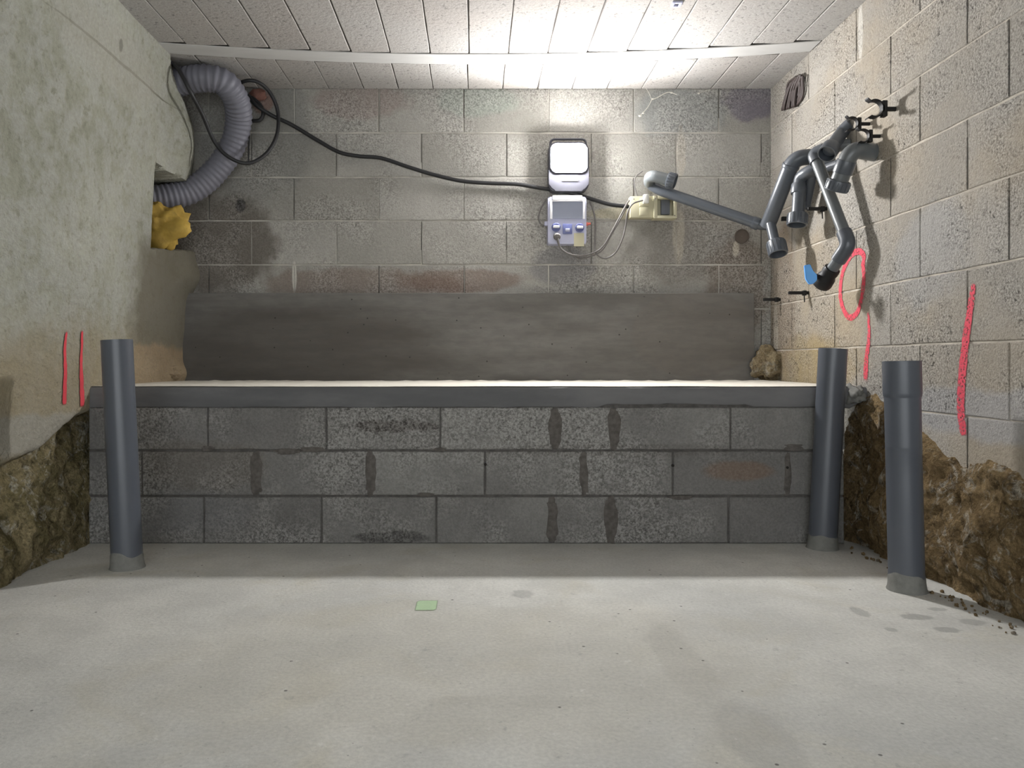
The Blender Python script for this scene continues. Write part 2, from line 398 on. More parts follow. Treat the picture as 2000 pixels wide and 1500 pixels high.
for (y, z0, z1) in cracks:
    o_ = .0016; f = bm.faces.new([bm.verts.new(c) for c in ((XR-.0003, y-o_, z0), (XR-.0003, y+o_, z0), (XR-.0003, y+o_*.6, z1), (XR-.0003, y-o_, z1))]); f.material_index = 2
obj('wall_right', bm, [M['block_right'], M['mortar_right'], M['gap']], kind='structure', smooth=False)
# ceiling of narrow infill blocks
def jy(x): return 4.04-.057*x*x               # centre line of the joist, slightly bowed
bm = NEW(); box(bm, (-2.1, Y0, ZC+.006), (2.0, YB+.1, ZC+.15)); tonelayer(bm)
def strip(xc, y0, y1, ins=.0025, tone=0):
    pass
rects = []; rr = []
x = (993-VX)*3.96/FOC-.2027*12
while x < 1.95:
    for (ya, yb) in ((jy(x+.1)+.069, YB+.05), (3.30, jy(x+.1)-.069), (2.70, 3.17), (2.2, 2.67), (1.6, 2.07), (1.0, 1.47), (.4, .87), (-.2, .27), (-.8, -.33), (Y0, -.93)):
        sh = -.0 if ya > 3.3 else .03
        ofs = -.012 if yb > 4.2 else 0
        e1 = random.choice((.001, .002, .0032)); rects.append((x+ofs+e1, x+ofs+.2027-e1, ya, yb))
    x += .2027
blockwork(bm, rects, lambda u, v, o: Vector((u, v, ZC+.006-o)), None, .006, .003, [random.random() for _ in rects], .0012)
for f in bm.faces: f.material_index = 0 if f.calc_center_median().z < ZC+.0059 else 1
obj('ceiling', bm, [M['ceiling'], M['ceiling_gap']], kind='structure', smooth=False)
def joist(f, name, label):
    bm = NEW(); n = 40; rows = []
    for i in range(n+1):
        x = -1.80+3.51*i/n; c = f(x); j = .003*noise.noise(Vector((x*4, c, 0)))
        rows.append([bm.verts.new((x, c-.066+j, ZC+.001)), bm.verts.new((x, c-.064+j, ZC-.003)), bm.verts.new((x, c+.064+j, ZC-.003)), bm.verts.new((x, c+.066+j, ZC+.001))])
    for a, b in zip(rows, rows[1:]):
        for k in range(4): bm.faces.new((a[k], a[(k+1) % 4], b[(k+1) % 4], b[k]))
    bm.faces.new(rows[0]); bm.faces.new(rows[-1])
    return obj(name, bm, M['joist'], label=label, cat='joist', smooth=False)
joist(jy, 'ceiling_joist', 'smooth pale concrete joist crossing the ceiling above the work lamp')

# left wall: rough render, hollowed by a niche near the back corner
def sstep(a, b, x):
    t = min(1, max(0, (x-a)/(b-a))); return t*t*(3-2*t)
def lerp_table(pts, x):
    if x <= pts[0][0]: return pts[0][1]
    for (a, va), (b, vb) in zip(pts, pts[1:]):
        if x <= b: return va+(vb-va)*(x-a)/(b-a)
    return pts[-1][1]
def zlow(D): return CAMZ-lerp_table(((2.4, .42), (2.742, .392), (2.993, .36), (3.19, .27), (3.4, .215)), D)+.015*noise.noise(Vector((D*9, 0, 0)))+.008*noise.noise(Vector((D*31, 0, 0)))
def Xl(D, z):
    h = z-CAMZ
    b = -1.70+.07*max(0, h+.1)
    b += .012*fbm(Vector((D*1.7, z*1.7, 3)), 3)+.004*fbm(Vector((D*9, z*9, 1)), 3)
    b -= .055*(1-sstep(2.4, 3.1, D))
    if D > 3.4:
        b += .055*math.exp(-((D-4.18)/.14)**2-((h-1.18)/.20)**2)
        b += .045*sstep(4.15, 4.4, D)*math.exp(-((h-.50)/.09)**2)
        b += .035*sstep(4.2, 4.4, D)*math.exp(-((h+.07)/.06)**2)
        top = .985+.03*noise.noise(Vector((D*6, 1, 1))); bot = .60+.06*(D-3.9)/.5
        inside = sstep(3.895, 3.905, D)*sstep(bot-.02, bot+.01, h)*(1-sstep(top-.01, top+.02, h))
        end = 4.33-.36*sstep(.22, .62, h-1.0)
        rec = sstep(end, end+.07, D)*sstep(.97, 1.0, h)
        rec = max(rec, sstep(3.895, 3.905, D)*sstep(bot-.02, bot+.01, h)*(1-sstep(1.0, 1.02, h)) if D > end else 0)
        k = max(inside, rec); b = b*(1-k)+(-2.02)*k
    zl = zlow(D)
    if z < zl+.03: b -= .10*sstep(zl+.03, zl-.03, z) if False else .10*(1-sstep(zl-.03, zl+.03, z))
    return b
bm = NEW()
Ds = [Y0+.06*i for i in range(int((1.4-Y0)/.06)+1)]
while Ds[-1] < 3.84: Ds.append(Ds[-1]+.025)
while Ds[-1] < YB-.006: Ds.append(Ds[-1]+.0085)
Ds[-1] = YB
zs = [.30+.0125*i for i in range(int((ZC-.27)/.0125)+1)]
grid = [[bm.verts.new((Xl(D, z), D, z)) for z in zs] for D in Ds]
for i in range(len(Ds)-1):
    for j in range(len(zs)-1): bm.faces.new((grid[i][j], grid[i+1][j], grid[i+1][j+1], grid[i][j+1]))
# give the wall its body
bk = [[bm.verts.new((-2.3, D, z)) for z in (zs[0], zs[-1])] for D in (Ds[0], Ds[-1])]
for i in range(len(Ds)-1):
    pass
bm.faces.new([grid[0][j] for j in range(len(zs))]+[bk[0][1], bk[0][0]])
bm.faces.new([grid[i][-1] for i in range(len(Ds))]+[bk[1][1], bk[0][1]])
bm.faces.new((bk[0][0], bk[0][1], bk[1][1], bk[1][0]))
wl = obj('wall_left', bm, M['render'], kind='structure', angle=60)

# ------------------------------------------------------------ low retaining wall with its coping
rw = empty('retaining_wall', (0, YF+.1, 0), 'low grey concrete block retaining wall across the room below the ledge', 'wall')
sc = FOC/YF
def fx(px): return (px-VX)/sc
def fz(py): return CAMZ+(VY-py)/sc
rowsF = [(fz(1061), fz(971)), (fz(967), fz(882)), (fz(878), fz(796))]
J = [[172, 398, 628, 852, (1066, 1090), (1181, 1205), 1423, 1650],
     [172, 277, (488, 512), (713, 734), 947, (1131, 1150), 1314, (1531, 1545), 1650],
     [172, 406, 637, 860, (1072, 1096), (1187, 1210), 1427, 1652]]
TN = [[.3, .15, .5, .7, .45, .35, .25], [.25, .15, .45, .9, .6, .5, .3, .5], [.35, .3, .45, .95, .8, .7, .75]]
bm = NEW(); box(bm, (fx(174), YF+.005, .001), (fx(1647), YF+.2, fz(778))); tonelayer(bm)
rects = []; tones = []; smears = []
for r, (z0, z1) in enumerate(rowsF):
    js = J[r]
    for i in range(len(js)-1):
        a = js[i][1]-7 if isinstance(js[i], tuple) else js[i]+1.4
        b = js[i+1][0]+7 if isinstance(js[i+1], tuple) else js[i+1]-1.4
        rects.append((fx(a), fx(b), z0, z1)); tones.append(TN[r][i])
        if isinstance(js[i], tuple): smears.append((js[i], z0, z1))
blockwork(bm, rects, lambda u, v, o: Vector((u, YF+.005-o, v)), None, .006, .004, tones, .0012)
for f in bm.faces: f.material_index = 0 if f.calc_center_median().y < YF+.0049 else 1
obj('blockwork', bm, [M['block_front'], M['mortar_front']], rw, smooth=False)
bm = NEW()
def blob(bm, cx, cz, rx, rz, y, th=.004, seed=0, ax='y'):
    n = 26; c = bm.verts.new((cx, y-th, cz)); ring = []
    for k in range(n):
        a = 2*PI*k/n; q = 1+.55*noise.noise(Vector((math.cos(a)*2.3, math.sin(a)*2.3, seed*3.3)))
        ca, sa = math.cos(a), math.sin(a); e = .62
        ux = math.copysign(abs(ca)**e, ca); uz = math.copysign(abs(sa)**e, sa)
        ring.append((cx+ux*rx*q, cz+uz*rz*(1+.3*(q-1))))
    A = [bm.verts.new((x, y-th*.8, cz+(z-cz)*.9)) for x, z in [(cx+(x-cx)*.8, z) for x, z in ring]]
    Bq = [bm.verts.new((x, y+.003, z)) for x, z in ring]
    for k in range(n):
        bm.faces.new((c, A[k], A[(k+1) % n])); bm.faces.new((A[k], Bq[k], Bq[(k+1) % n], A[(k+1) % n]))
for i, ((a, b), z0, z1) in enumerate(smears):
    blob(bm, fx((a+b)/2), (z0+z1)/2, (fx(b)-fx(a))*.55, (z1-z0)*.5, YF-.0005, .003, i+1)
for (px, py, rx, rz) in ((610, 878, .06, .012), (560, 882, .05, .014), (405, 876, .03, .012), (860, 878, .03, .010), (830, 966, .04, .010), (1550, 874, .05, .016), (1330, 972, .05, .010)):
    blob(bm, fx(px), fz(py), rx, rz, YF-.0005, .003, px)
obj('mortar_smears', bm, M['mortar_smear'], rw, label='dark mortar smeared over the wide joints', angle=60)
# coping band: smooth screed trowelled over the top course, ragged lower edge, broken right end
bm = NEW(); n = 90; rows = []
xa, xb = fx(170), fx(1692)
for i in range(n+1):
    x = xa+(xb-xa)*i/n; q = noise.noise(Vector((x*5, 2, 0)))*.006+noise.noise(Vector((x*22, 5, 0)))*.004
    lo = fz(795)+q+(.012 if 1.2 > x > .55 else 0)
    if x > fx(1655): lo += .0 + .02*noise.noise(Vector((x*40, 1, 0)))+.03*(x-fx(1655))/.09
    f0 = YF-.006+.0015*noise.noise(Vector((x*7, 0, 4)))
    e = .004*noise.noise(Vector((x*15, 9, 0)))
    rows.append([bm.verts.new((x, YF+.2, lo)), bm.verts.new((x, f0+.005, lo)), bm.verts.new((x, f0, lo+.006)), bm.verts.new((x, f0-.001, ZL-.012)), bm.verts.new((x, f0+.006+e*.5, ZL-.003)), bm.verts.new((x, YF+.2, ZL-.002))])
for a, b in zip(rows, rows[1:]):
    for k in range(6): bm.faces.new((a[k], a[(k+1) % 6], b[(k+1) % 6], b[k]))
bm.faces.new(rows[0]); bm.faces.new(rows[-1])
obj('coping', bm, M['coping'], rw, label='smooth grey coping band', angle=50)
for px, py in ((637, 867), (1235, 882), (1314, 909), (948, 907), (1537, 913)):
    bm = NEW(); b0 = Vector((fx(px), YF-.002, fz(py)))
    lathe(bm, b0, Vector((0, -1, 0)), [(-.004, .006), (.004, .006), (.006, .004), (.006, .002), (.001, .002)], 10)
    obj('wall_plug', bm, M['cement' if py in (867, 882) else 'gap'], rw)

bm = NEW(); nx, ny = 80, 24; g = []
for i in range(nx+1):
    x = -1.735+3.44*i/nx; col_ = []
    for j in range(ny+1):
        y = YF+.004+(4.425-YF-.004)*j/ny
        z = ZL+.001+.0018*noise.noise(Vector((x*4, y*4, 0)))+(.010*max(0, noise.noise(Vector((x*16, y*16, 2)))) if j > ny-4 else 0)
        col_.append(bm.verts.new((x, y, z)))
    g.append(col_)
for i in range(nx):
    for j in range(ny): bm.faces.new((g[i][j], g[i+1][j], g[i+1][j+1], g[i][j+1]))
lowr = [bm.verts.new((x, y, ZL-.06)) for x, y in ((-1.735, YF+.21), (1.705, YF+.21), (1.705, 4.425), (-1.735, 4.425))]
bm.faces.new(lowr)
bm.faces.new([g[i][0] for i in range(nx+1)]+[lowr[1], lowr[0]]); bm.faces.new([g[i][-1] for i in range(nx+1)]+[lowr[2], lowr[3]])
bm.faces.new([g[0][j] for j in range(ny+1)]+[lowr[3], lowr[0]]); bm.faces.new([g[-1][j] for j in range(ny+1)]+[lowr[2], lowr[1]])
obj('ledge_slab', bm, M['ledge'], label='pale screed ledge on top of the retaining wall', cat='ledge')

bm = NEW(); zt = CAMZ+(VY-572)*4.42/FOC
box(bm, (-1.74, 4.425, ZL-.06), (P(1474, 600, 4.42).x, YB+.002, zt), .004)
obj('concrete_beam', bm, M['beam'], label='dark smooth cast concrete beam along the foot of the back wall', cat='beam', smooth=False)

# ------------------------------------------------------------ rubble footings
def footing(side, name, mat, label, top, D0=.2):
    bm = NEW(); st = .009; nd = int((YF+.12-D0)/st); nz = int(.80/st)
    g = []
    for i in range(nd+1):
        D = D0+st*i; c = []
        for j in range(nz+1):
            z = -.03+st*j; T_ = top(D)
            v = Vector((D*3.2, z*3.2, side*7)); n = noise.fractal(v, .9, 2.1, 6)
            rid = noise.ridged_multi_fractal(Vector((D*9, z*9, side*5)), .8, 2.2, 5, 1, 2)*.013+noise.voronoi(Vector((D*14, z*14, side*2)))[0][0]*.03-.012
            if side > 0:
                d = (T_-z); base = .035*sstep(-.01, .05, d)+.045*sstep(.08, .5, d)
                base -= .03*(1-sstep(0, .09, z))
                out = -.025+base+n*.036+rid*(1 if d > 0 else .3)
                if d < 0: out = min(out, -.004+max(0, .02+d)) - .05*min(1, -d*8)
                x = XR-min(out, .16)
            else:
                d = (T_-z); base = .055*sstep(.10, .4, d)
                out = -.055+base+n*.034+rid
                if d < 0: out -= .12
                x = -XR+.0+min(out, .09)
            c.append(bm.verts.new((x, D, z)))
        g.append(c)
    for i in range(nd):
        for j in range(nz): bm.faces.new((g[i][j], g[i+1][j], g[i+1][j+1], g[i][j+1]))
    xo = (XR+.12)*side
    lp = [bm.verts.new((xo, D, z)) for D, z in ((D0, -.03), (D0+st*nd, -.03), (D0+st*nd, -.03+st*nz), (D0, -.03+st*nz))]
    bm.faces.new(lp)
    bm.faces.new([g[i][0] for i in range(nd+1)]+[lp[1], lp[0]]); bm.faces.new([g[i][-1] for i in range(nd+1)]+[lp[2], lp[3]])
    bm.faces.new([g[0][j] for j in range(nz+1)]+[lp[3], lp[0]]); bm.faces.new([g[-1][j] for j in range(nz+1)]+[lp[2], lp[1]])
    return obj(name, bm, mat, label=label, cat='footing', angle=80)
def topR(D):
    pts = [(0, .42), (2.2, .42), (2.4, .45), (2.5, .475), (2.75, .475), (2.95, .53), (3.2, .62), (3.3, .655), (3.6, .66)]
    for (a, za), (b, zb) in zip(pts, pts[1:]):
        if a <= D <= b: return za+(zb-za)*(D-a)/(b-a)+.02*noise.noise(Vector((D*9, 3, 1)))
    return .42
footing(1, 'rubble_footing', M['rock_r'], 'rough ochre earth and rubble footing exposed under the right block wall', topR)
footing(-1, 'rubble_footing', M['rock_l'], 'rough olive brown rubble footing undercut below the rendered left wall', lambda D: zlow(D)+.02)

def lump(name, c, r, mat, label, cat, seed=1, amp=.35, sub=4, parent=None, kind=None):
    bm = NEW(); bmesh.ops.create_icosphere(bm, subdivisions=sub, radius=1)
    for v in bm.verts:
        n = v.co.normalized(); d = 1+amp*noise.fractal(n*1.6+Vector((seed, 0, 0)), 1, 2.1, 5)
        v.co = Vector((n.x*r[0], n.y*r[1], n.z*r[2]))*d+Vector(c)
    return obj(name, bm, mat, parent, label=label, cat=cat, angle=70, kind=kind)
lump('rubble_lump', P(1503, 714, 4.39), (.095, .075, .098), M['rock_c'], 'crumbly rubble lump in the right back corner beside the concrete beam', 'rubble', 4, .45)
lump('rubble_lump', (1.665, 3.40, .655), (.045, .07, .045), M['cement'], 'broken cement lump at the right end of the ledge', 'rubble', 9, .5)
lump('rubble_lump', P(338, 728, 4.33)+Vector((.0, 0, 0)), (.05, .08, .04), M['render'], 'rendered stone lump at the left end of the ledge', 'rubble', 12, .4)
# crumbs along the footings
k = 0
for i in range(64):
    if i < 46: D = random.uniform(2.25, 2.75); x = random.uniform(1.56, 1.625); r = random.uniform(.002, .007)
    else: D = random.uniform(2.75, 3.3); x = random.uniform(1.56, 1.62); r = random.uniform(.003, .009)
    bm = NEW(); bmesh.ops.create_icosphere(bm, subdivisions=1, radius=r)
    for v in bm.verts: v.co = v.co*random.uniform(.75, 1.2)+Vector((x, D, r*.7))
    obj('crumb', bm, M['rock_r'], label='small dark crumb of earth on the floor at the foot of the right footing', cat='crumb', group='earth crumbs along the right footing', smooth=False)

# ------------------------------------------------------------ upright drain pipes
def upright(base, top, r, label, socket=False, seed=0):
    t = empty('drain_pipe', base, label, 'pipe')
    ax = (top-base); L = ax.length; ax.normalize()
    bm = NEW()
    prof = [(0, r), (L*.5, r)]
    if socket: prof += [(L-.128, r), (L-.122, r+.0035), (L-.112, r+.0045), (L, r+.0045)]; rt = r+.0045
    else: prof += [(L, r)]; rt = r
    prof += [(L, rt-.004), (L-.3, rt-.004-.0005), (0.01, r-.004), (.01, .001)]
    lathe(bm, base, ax, prof, 48); obj('pipe', bm, M['upright'], t, angle=50)
    bm = NEW()      # cement collar
    n = 40; rings = []
    for s, rr_ in ((0, 1.15), (.010, 1.09), (.030, 1.055), (.052, 1.035), (.060, 1.002)):
        ring = []
        for k in range(n):
            a = 2*PI*k/n; q = noise.noise(Vector((math.cos(a)*1.5, math.sin(a)*1.5, seed*5+s*9)))
            h = s*(1+.35*q); ring.append(bm.verts.new(base+ax*h+Vector((math.cos(a), math.sin(a), 0))*r*(rr_+(.05*q if s < .05 else 0))))
        rings.append(ring)
    for A, B_ in zip(rings, rings[1:]):
        for k in range(n): bm.faces.new((A[k], A[(k+1) % n], B_[(k+1) % n], B_[k]))
    obj('cement_collar', bm, M['cement'], t, label='ragged cement smear round the pipe foot')
    return t
b = F(249, 1108); tp = P(228, 664, b.y); upright(b, tp, .058, 'upright slate grey drain pipe on the left in front of the block wall', seed=1)
b = F(1606, 1070); tp = P(1627, 681, b.y); upright(b, tp, .058, 'upright slate grey drain pipe standing close to the right end of the retaining wall', seed=2)
b = F(1771, 1152); tp = P(1761, 705, b.y); upright(b, tp, .0575, 'nearest upright grey drain pipe with a socket top, beside the right footing', True, seed=3)

# ------------------------------------------------------------ flexible duct and black cable, left back corner
dp = [P(285, 388, 4.20), P(330, 384, 4.25), P(375, 372, 4.30), P(420, 335, 4.33), P(454, 285, 4.33), P(466, 235, 4.29), P(461, 195, 4.21), P(438, 162, 4.13), P(402, 153, 4.10), P(360, 158, 4.12), P(322, 172, 4.16)]
path = smooth_path(dp, 26)
acc = [0]
for a, b in zip(path, path[1:]): acc.append(acc[-1]+(b-a).length)
bm = NEW(); tube(bm, path, lambda i: .070+.0032*math.sin(acc[i]*2*PI/.028)+.002*noise.noise(path[i]*9), 26)
obj('flexible_duct', bm, M['duct'], label='grey ribbed flexible duct curving out of the niche in the left back corner', cat='duct', angle=80)
def cable(pts, r, name, mat, label=None, cat=None, group=None, parent=None, seg=10, n=8):
    bm = NEW(); tube(bm, smooth_path(pts, n), r, seg); return obj(name, bm, mat, parent, label=label, cat=cat, group=group, angle=80)
cable([P(x, y, D) for x, y, D in ((322, 116, 4.04), (344, 130, 4.0), (357, 150, 3.985), (372, 180, 4.0), (396, 225, 4.12), (418, 275, 4.2), (446, 306, 4.22), (484, 319, 4.25), (520, 300, 4.3), (541, 262, 4.34), (542, 215, 4.37), (525, 178, 4.33), (500, 159, 4.27), (474, 160, 4.27), (452, 178, 4.33))], .0105,
      'power_cable', M['black'], 'thick black cable hanging in a big loop over the flexible duct', 'cable')
cable([P(x, y, D) for x, y, D in ((452, 172, 4.40), (480, 184, 4.41), (500, 205, 4.4), (530, 225, 4.42), (570, 244, 4.44), (620, 274, 4.45), (662, 297, 4.452), (700, 305, 4.452), (745, 309, 4.452), (800, 327, 4.452), (850, 342, 4.452), (905, 354, 4.452), (960, 358, 4.452), (1010, 360, 4.452), (1060, 368, 4.452), (1110, 376, 4.452), (1150, 387, 4.452), (1190, 399, 4.45), (1232, 404, 4.45))], .0115,
      'power_cable', M['black'], 'long black cable running along the back wall to the cream socket box', 'cable')
cable([P(x, y, 4.43) for x, y in ((462, 178), (490, 190), (508, 205), (514, 222), (508, 234), (494, 236), (482, 232))], .011, 'power_cable', M['black'], 'short black cable curl beside the duct under the broken brick', 'cable')
cable([P(x, y, 4.455) for x, y in ((488, 236), (487, 260), (486, 290), (485, 322))], .004, 'thin_wire', M['black'], 'thin dark wire hanging straight down beside the duct', 'wire')
lump('broken_brick', P(503, 186, 4.458), (.055, .02, .035), plain('brick_red', (.20, .10, .08), .9, .1, .4, 30, .8), 'small broken red brick patch behind the cable loop', 'brick', 3, .4, 3)
lump('expanding_foam', P(325, 440, 4.17)+Vector((-.05, 0, 0)), (.155, .08, .105), M['yellow'], 'yellow foam sack stuffed in the niche below the flexible duct', 'foam', 21, .6)

# ------------------------------------------------------------ work lamp
LY = 4.395
def prism(bm, outline, y0, y1, bev=0, seg=2):
    A = [bm.verts.new((x, y0, z)) for x, z in outline]; B_ = [bm.verts.new((x, y1, z)) for x, z in outline]
    n = len(A); f0 = bm.faces.new(A); f1 = bm.faces.new(B_)
    for k in range(n): bm.faces.new((A[k], A[(k+1) % n], B_[(k+1) % n], B_[k]))
    if bev: bmesh.ops.bevel(bm, geom=list(f0.edges), offset=bev, segments=seg, affect='EDGES')
def rrect(cx, cz, w_, h_, r, n=5):
    o = []
    for sx_, sz_, a0 in ((1, 1, 0), (-1, 1, 90), (-1, -1, 180), (1, -1, 270)):
        for k in range(n+1):
            a = math.radians(a0+90*k/n); o.append((cx+sx_*(w_/2-r)+r*math.cos(a), cz+sz_*(h_/2-r)+r*math.sin(a)))
    return o
def q(px, py, D=LY): v = P(px, py, D); return v.x, v.z
px1 = LY/FOC
lamp = empty('work_lamp', P(1112, 376, LY), 'lit white floodlight work lamp on the back wall above the grey socket panel', 'lamp')
cx, cz = q(1111, 325); bm = NEW(); prism(bm, rrect(cx, cz, 78*px1, 96*px1, .04), LY, YB-.004, .008); obj('housing', bm, M['lampgrey'], lamp)
cx, cz = q(1111, 309); bm = NEW(); prism(bm, rrect(cx, cz, 72*px1, 58*px1, .03), LY-.007, LY+.004, .003); obj('bezel', bm, M['lampgrey'], lamp)
bm = NEW(); prism(bm, rrect(cx, cz, 61*px1, 46*px1, .026, 4), LY-.026, LY-.006, .007, 2); obj('lens', bm, M['glow'], lamp, label='glowing white lens')
hx0, hz0 = q(1076, 290); hx1, _ = q(1146, 290); _, hz1 = q(1076, 269)
bm = NEW(); tube(bm, round_path([Vector((hx0, LY+.03, hz0)), Vector((hx0, LY+.03, hz1)), Vector((hx1, LY+.03, hz1)), Vector((hx1, LY+.03, hz0))], .03), .007, 10); obj('handle', bm, M['lampgrey'], lamp)
cx, cz = q(1113, 350); bm = NEW(); prism(bm, rrect(cx, cz, 33*px1, 7*px1, .004), LY-.002, LY+.001); obj('badge', bm, M['white'], lamp, label='small pale badge under the lens')

# ------------------------------------------------------------ grey socket panel under the lamp
PYD = 4.40; sp = empty('socket_panel', P(1108, 482, PYD), 'grey socket panel with a smoky window, directly below the work lamp', 'socket panel')
cx, cz = q(1108, 430); bm = NEW(); prism(bm, rrect(cx, cz, 75*px1, 92*px1, .012), PYD, YB-.004, .006); obj('housing', bm, M['boxgrey'], sp)
cx, cz = q(1108, 386.5); bm = NEW(); prism(bm, rrect(cx, cz, 58*px1, 9*px1, .004), PYD-.014, PYD+.01, .002); obj('hinge', bm, M['white'], sp)
ox0, oz0 = q(1074, 391); ox1, oz1 = q(1143, 428)
bm = NEW()
for (a, b_) in (((ox0, oz1), (ox0+.014, oz0)), ((ox1-.014, oz1), (ox1, oz0)), ((ox0, oz0-.008), (ox1, oz0))):
    box(bm, (a[0], PYD-.010, min(a[1], b_[1])), (b_[0], PYD+.001, max(a[1], b_[1])), .002)
obj('window_frame', bm, M['chrome'], sp)
cx, cz = q(1109, 409); bm = NEW(); prism(bm, rrect(cx, cz, 60*px1, 35*px1, .006), PYD-.006, PYD+.001, .002); obj('window_cover', bm, M['window'], sp)
def sock(px, py, mat, lid, w_=17):
    v = P(px, py, PYD); bm = NEW(); lathe(bm, v, Vector((0, -1, 0)), [(0, w_*px1*.52), (.012, w_*px1*.5), (.014, w_*px1*.42), (.006, w_*px1*.36), (.006, .001)], 24)
    s = obj('socket', bm, mat, sp)
    bm = NEW(); box(bm, (v.x-.018, v.y-.024, v.z-.007), (v.x+.018, v.y-.012, v.z+.008), .003); obj('lid', bm, lid, s)
    return s
sock(1086, 444, M['bluesock'], M['chrome']); sock(1132, 445, M['bluesock'], M['chrome'])
v = P(1108, 447, PYD); bm = NEW(); box(bm, (v.x-.027, v.y-.009, v.z-.030), (v.x+.027, v.y+.001, v.z+.028), .003); s = obj('socket', bm, M['bluesock'], sp, label='square blue middle socket')
bm = NEW(); box(bm, (v.x-.013, v.y-.018, v.z-.018), (v.x+.013, v.y-.008, v.z+.0), .003); obj('lid', bm, M['boxgrey'], s)
cx, cz = q(1131, 468); bm = NEW(); prism(bm, rrect(cx, cz, 20*px1, 26*px1, .002), PYD-.003, PYD+.001); obj('label_plate', bm, M['cream'], sp, label='faded paper plate under the right socket')
bm = NEW(); a = P(1066, 437, 4.43); box(bm, (a.x-.008, a.y-.012, a.z-.012), (a.x+.016, a.y+.02, a.z+.012), .003); obj('side_lug', bm, M['boxgrey'], sp)
bm = NEW(); a = P(1144, 438, 4.42); lathe(bm, a, Vector((1, 0, .12)), [(0, .011), (.010, .011), (.012, .008), (.028, .006), (.028, .001)], 12); obj('side_knob', bm, M['red'], sp, label='small red knob')
# plug in the left socket
pl = empty('plug', P(1087, 462, 4.37), 'grey round plug hanging below the left socket of the grey panel', 'plug')
bm = NEW(); lathe(bm, P(1087, 461, 4.395), Vector((.05, -1, -.35)), [(0, .019), (.022, .021), (.030, .016), (.033, .001)], 20); obj('plug_body', bm, M['cord'], pl)
bm = NEW(); lathe(bm, P(1089, 466, 4.365), Vector((.2, -.1, -1)), [(0, .008), (.03, .006), (.03, .001)], 12); obj('cord_grip', bm, M['cord'], pl)

def CC(parent, pts, r, label, mat='cord', D=4.43):
    return cable([P(p[0], p[1], p[2] if len(p) > 2 else D) for p in pts], r, 'power_cord', M[mat], label, parent=parent, seg=8)
CC(pl, [(1090, 474, 4.36), (1097, 487, 4.37), (1115, 497, 4.38), (1140, 499, 4.40), (1165, 491, 4.42), (1180, 478), (1192, 458), (1207, 430), (1222, 402), (1229, 391)], .0052, 'pale grey cord sagging up to the cream box')
CC(sp, [(1106, 480, 4.455), (1130, 504, 4.455), (1160, 498, 4.455), (1178, 486, 4.452), (1196, 455, 4.45), (1212, 427, 4.45), (1226, 402, 4.45)], .004, 'thin grey cord behind the sagging plug cord')
CC(sp, [(1068, 388, 4.455), (1056, 408, 4.455), (1052, 425, 4.455), (1055, 436, 4.45), (1063, 442, 4.44)], .004, 'short grey cord arching round the left side')

# ------------------------------------------------------------ cream socket box
jb = empty('junction_box', P(1275, 425, 4.42), 'cream double socket box on the back wall with a dark square opening', 'socket box')
JD = 4.41
a = P(1231, 425, JD); b_ = P(1279, 383, JD); bm = NEW(); box(bm, (a.x, JD, a.z), (b_.x, YB-.004, b_.z), .004); obj('housing', bm, M['cream'], jb)
a = P(1277, 426, JD-.012); b_ = P(1322, 382, JD-.012); ix0 = P(1284, 0, JD-.012).x; ix1 = P(1316, 0, JD-.012).x; iz0 = P(0, 421, JD-.012).z; iz1 = P(0, 388, JD-.012).z
bm = NEW()
for A_, B_ in (((a.x, a.z), (ix0, b_.z)), ((ix1, a.z), (b_.x, b_.z)), ((ix0, a.z), (ix1, iz0)), ((ix0, iz1), (ix1, b_.z))):
    box(bm, (A_[0], JD-.012, A_[1]), (B_[0], YB-.004, B_[1]), .001)
obj('frame', bm, M['cream'], jb)
bm = NEW(); box(bm, (ix0, JD+.035, iz0), (ix1, JD+.045, iz1)); obj('back_plate', bm, M['cream'], jb)
a = P(1291, 419, JD+.02); b_ = P(1308, 390, JD+.02); bm = NEW(); box(bm, (a.x, JD+.015, a.z), (b_.x, JD+.036, b_.z), .002); obj('insert', bm, M['cream_dark'], jb, label='dark grey insert in the opening')
for py in (395, 413):
    a = P(1249, py+8, JD); b_ = P(1267, py-8, JD); bm = NEW(); box(bm, (a.x, JD-.006, a.z), (b_.x, JD+.001, b_.z), .002); obj('socket_cover', bm, M['cream'], jb)
for px, py in ((1239, 388), (1318, 388), (1318, 421), (1280, 388)):
    v = P(px, py, JD-.012); bm = NEW(); lathe(bm, v+Vector((0, .0 if px > 1275 else .012, 0)), Vector((0, -1, 0)), [(0, .004), (.002, .003), (.002, .001)], 10); obj('screw', bm, M['cord'], jb)
a = P(1255, 399, JD)
wp = empty('plug', a, 'square white plug with its cord pushed into the cream socket box', 'plug')
bm = NEW(); box(bm, (a.x+.0, JD-.034, a.z), (a.x+.030, JD-.005, a.z+.052), .005); obj('plug_body', bm, M['white'], wp)
CC(wp, [(1152, 392, 4.455), (1160, 415, 4.455), (1163, 440, 4.452), (1162, 475, 4.45), (1163, 492), (1172, 502), (1186, 504), (1203, 492), (1216, 465), (1222, 440), (1226, 415, 4.40), (1236, 398, 4.385), (1256, 391, 4.38)], .0048, 'grey cord looping low below the box')
CC(jb, [(1255, 334, 4.45), (1242, 345, 4.455), (1239, 362, 4.455), (1245, 383, 4.45)], .0035, 'thin grey cord rising behind the long pipe')

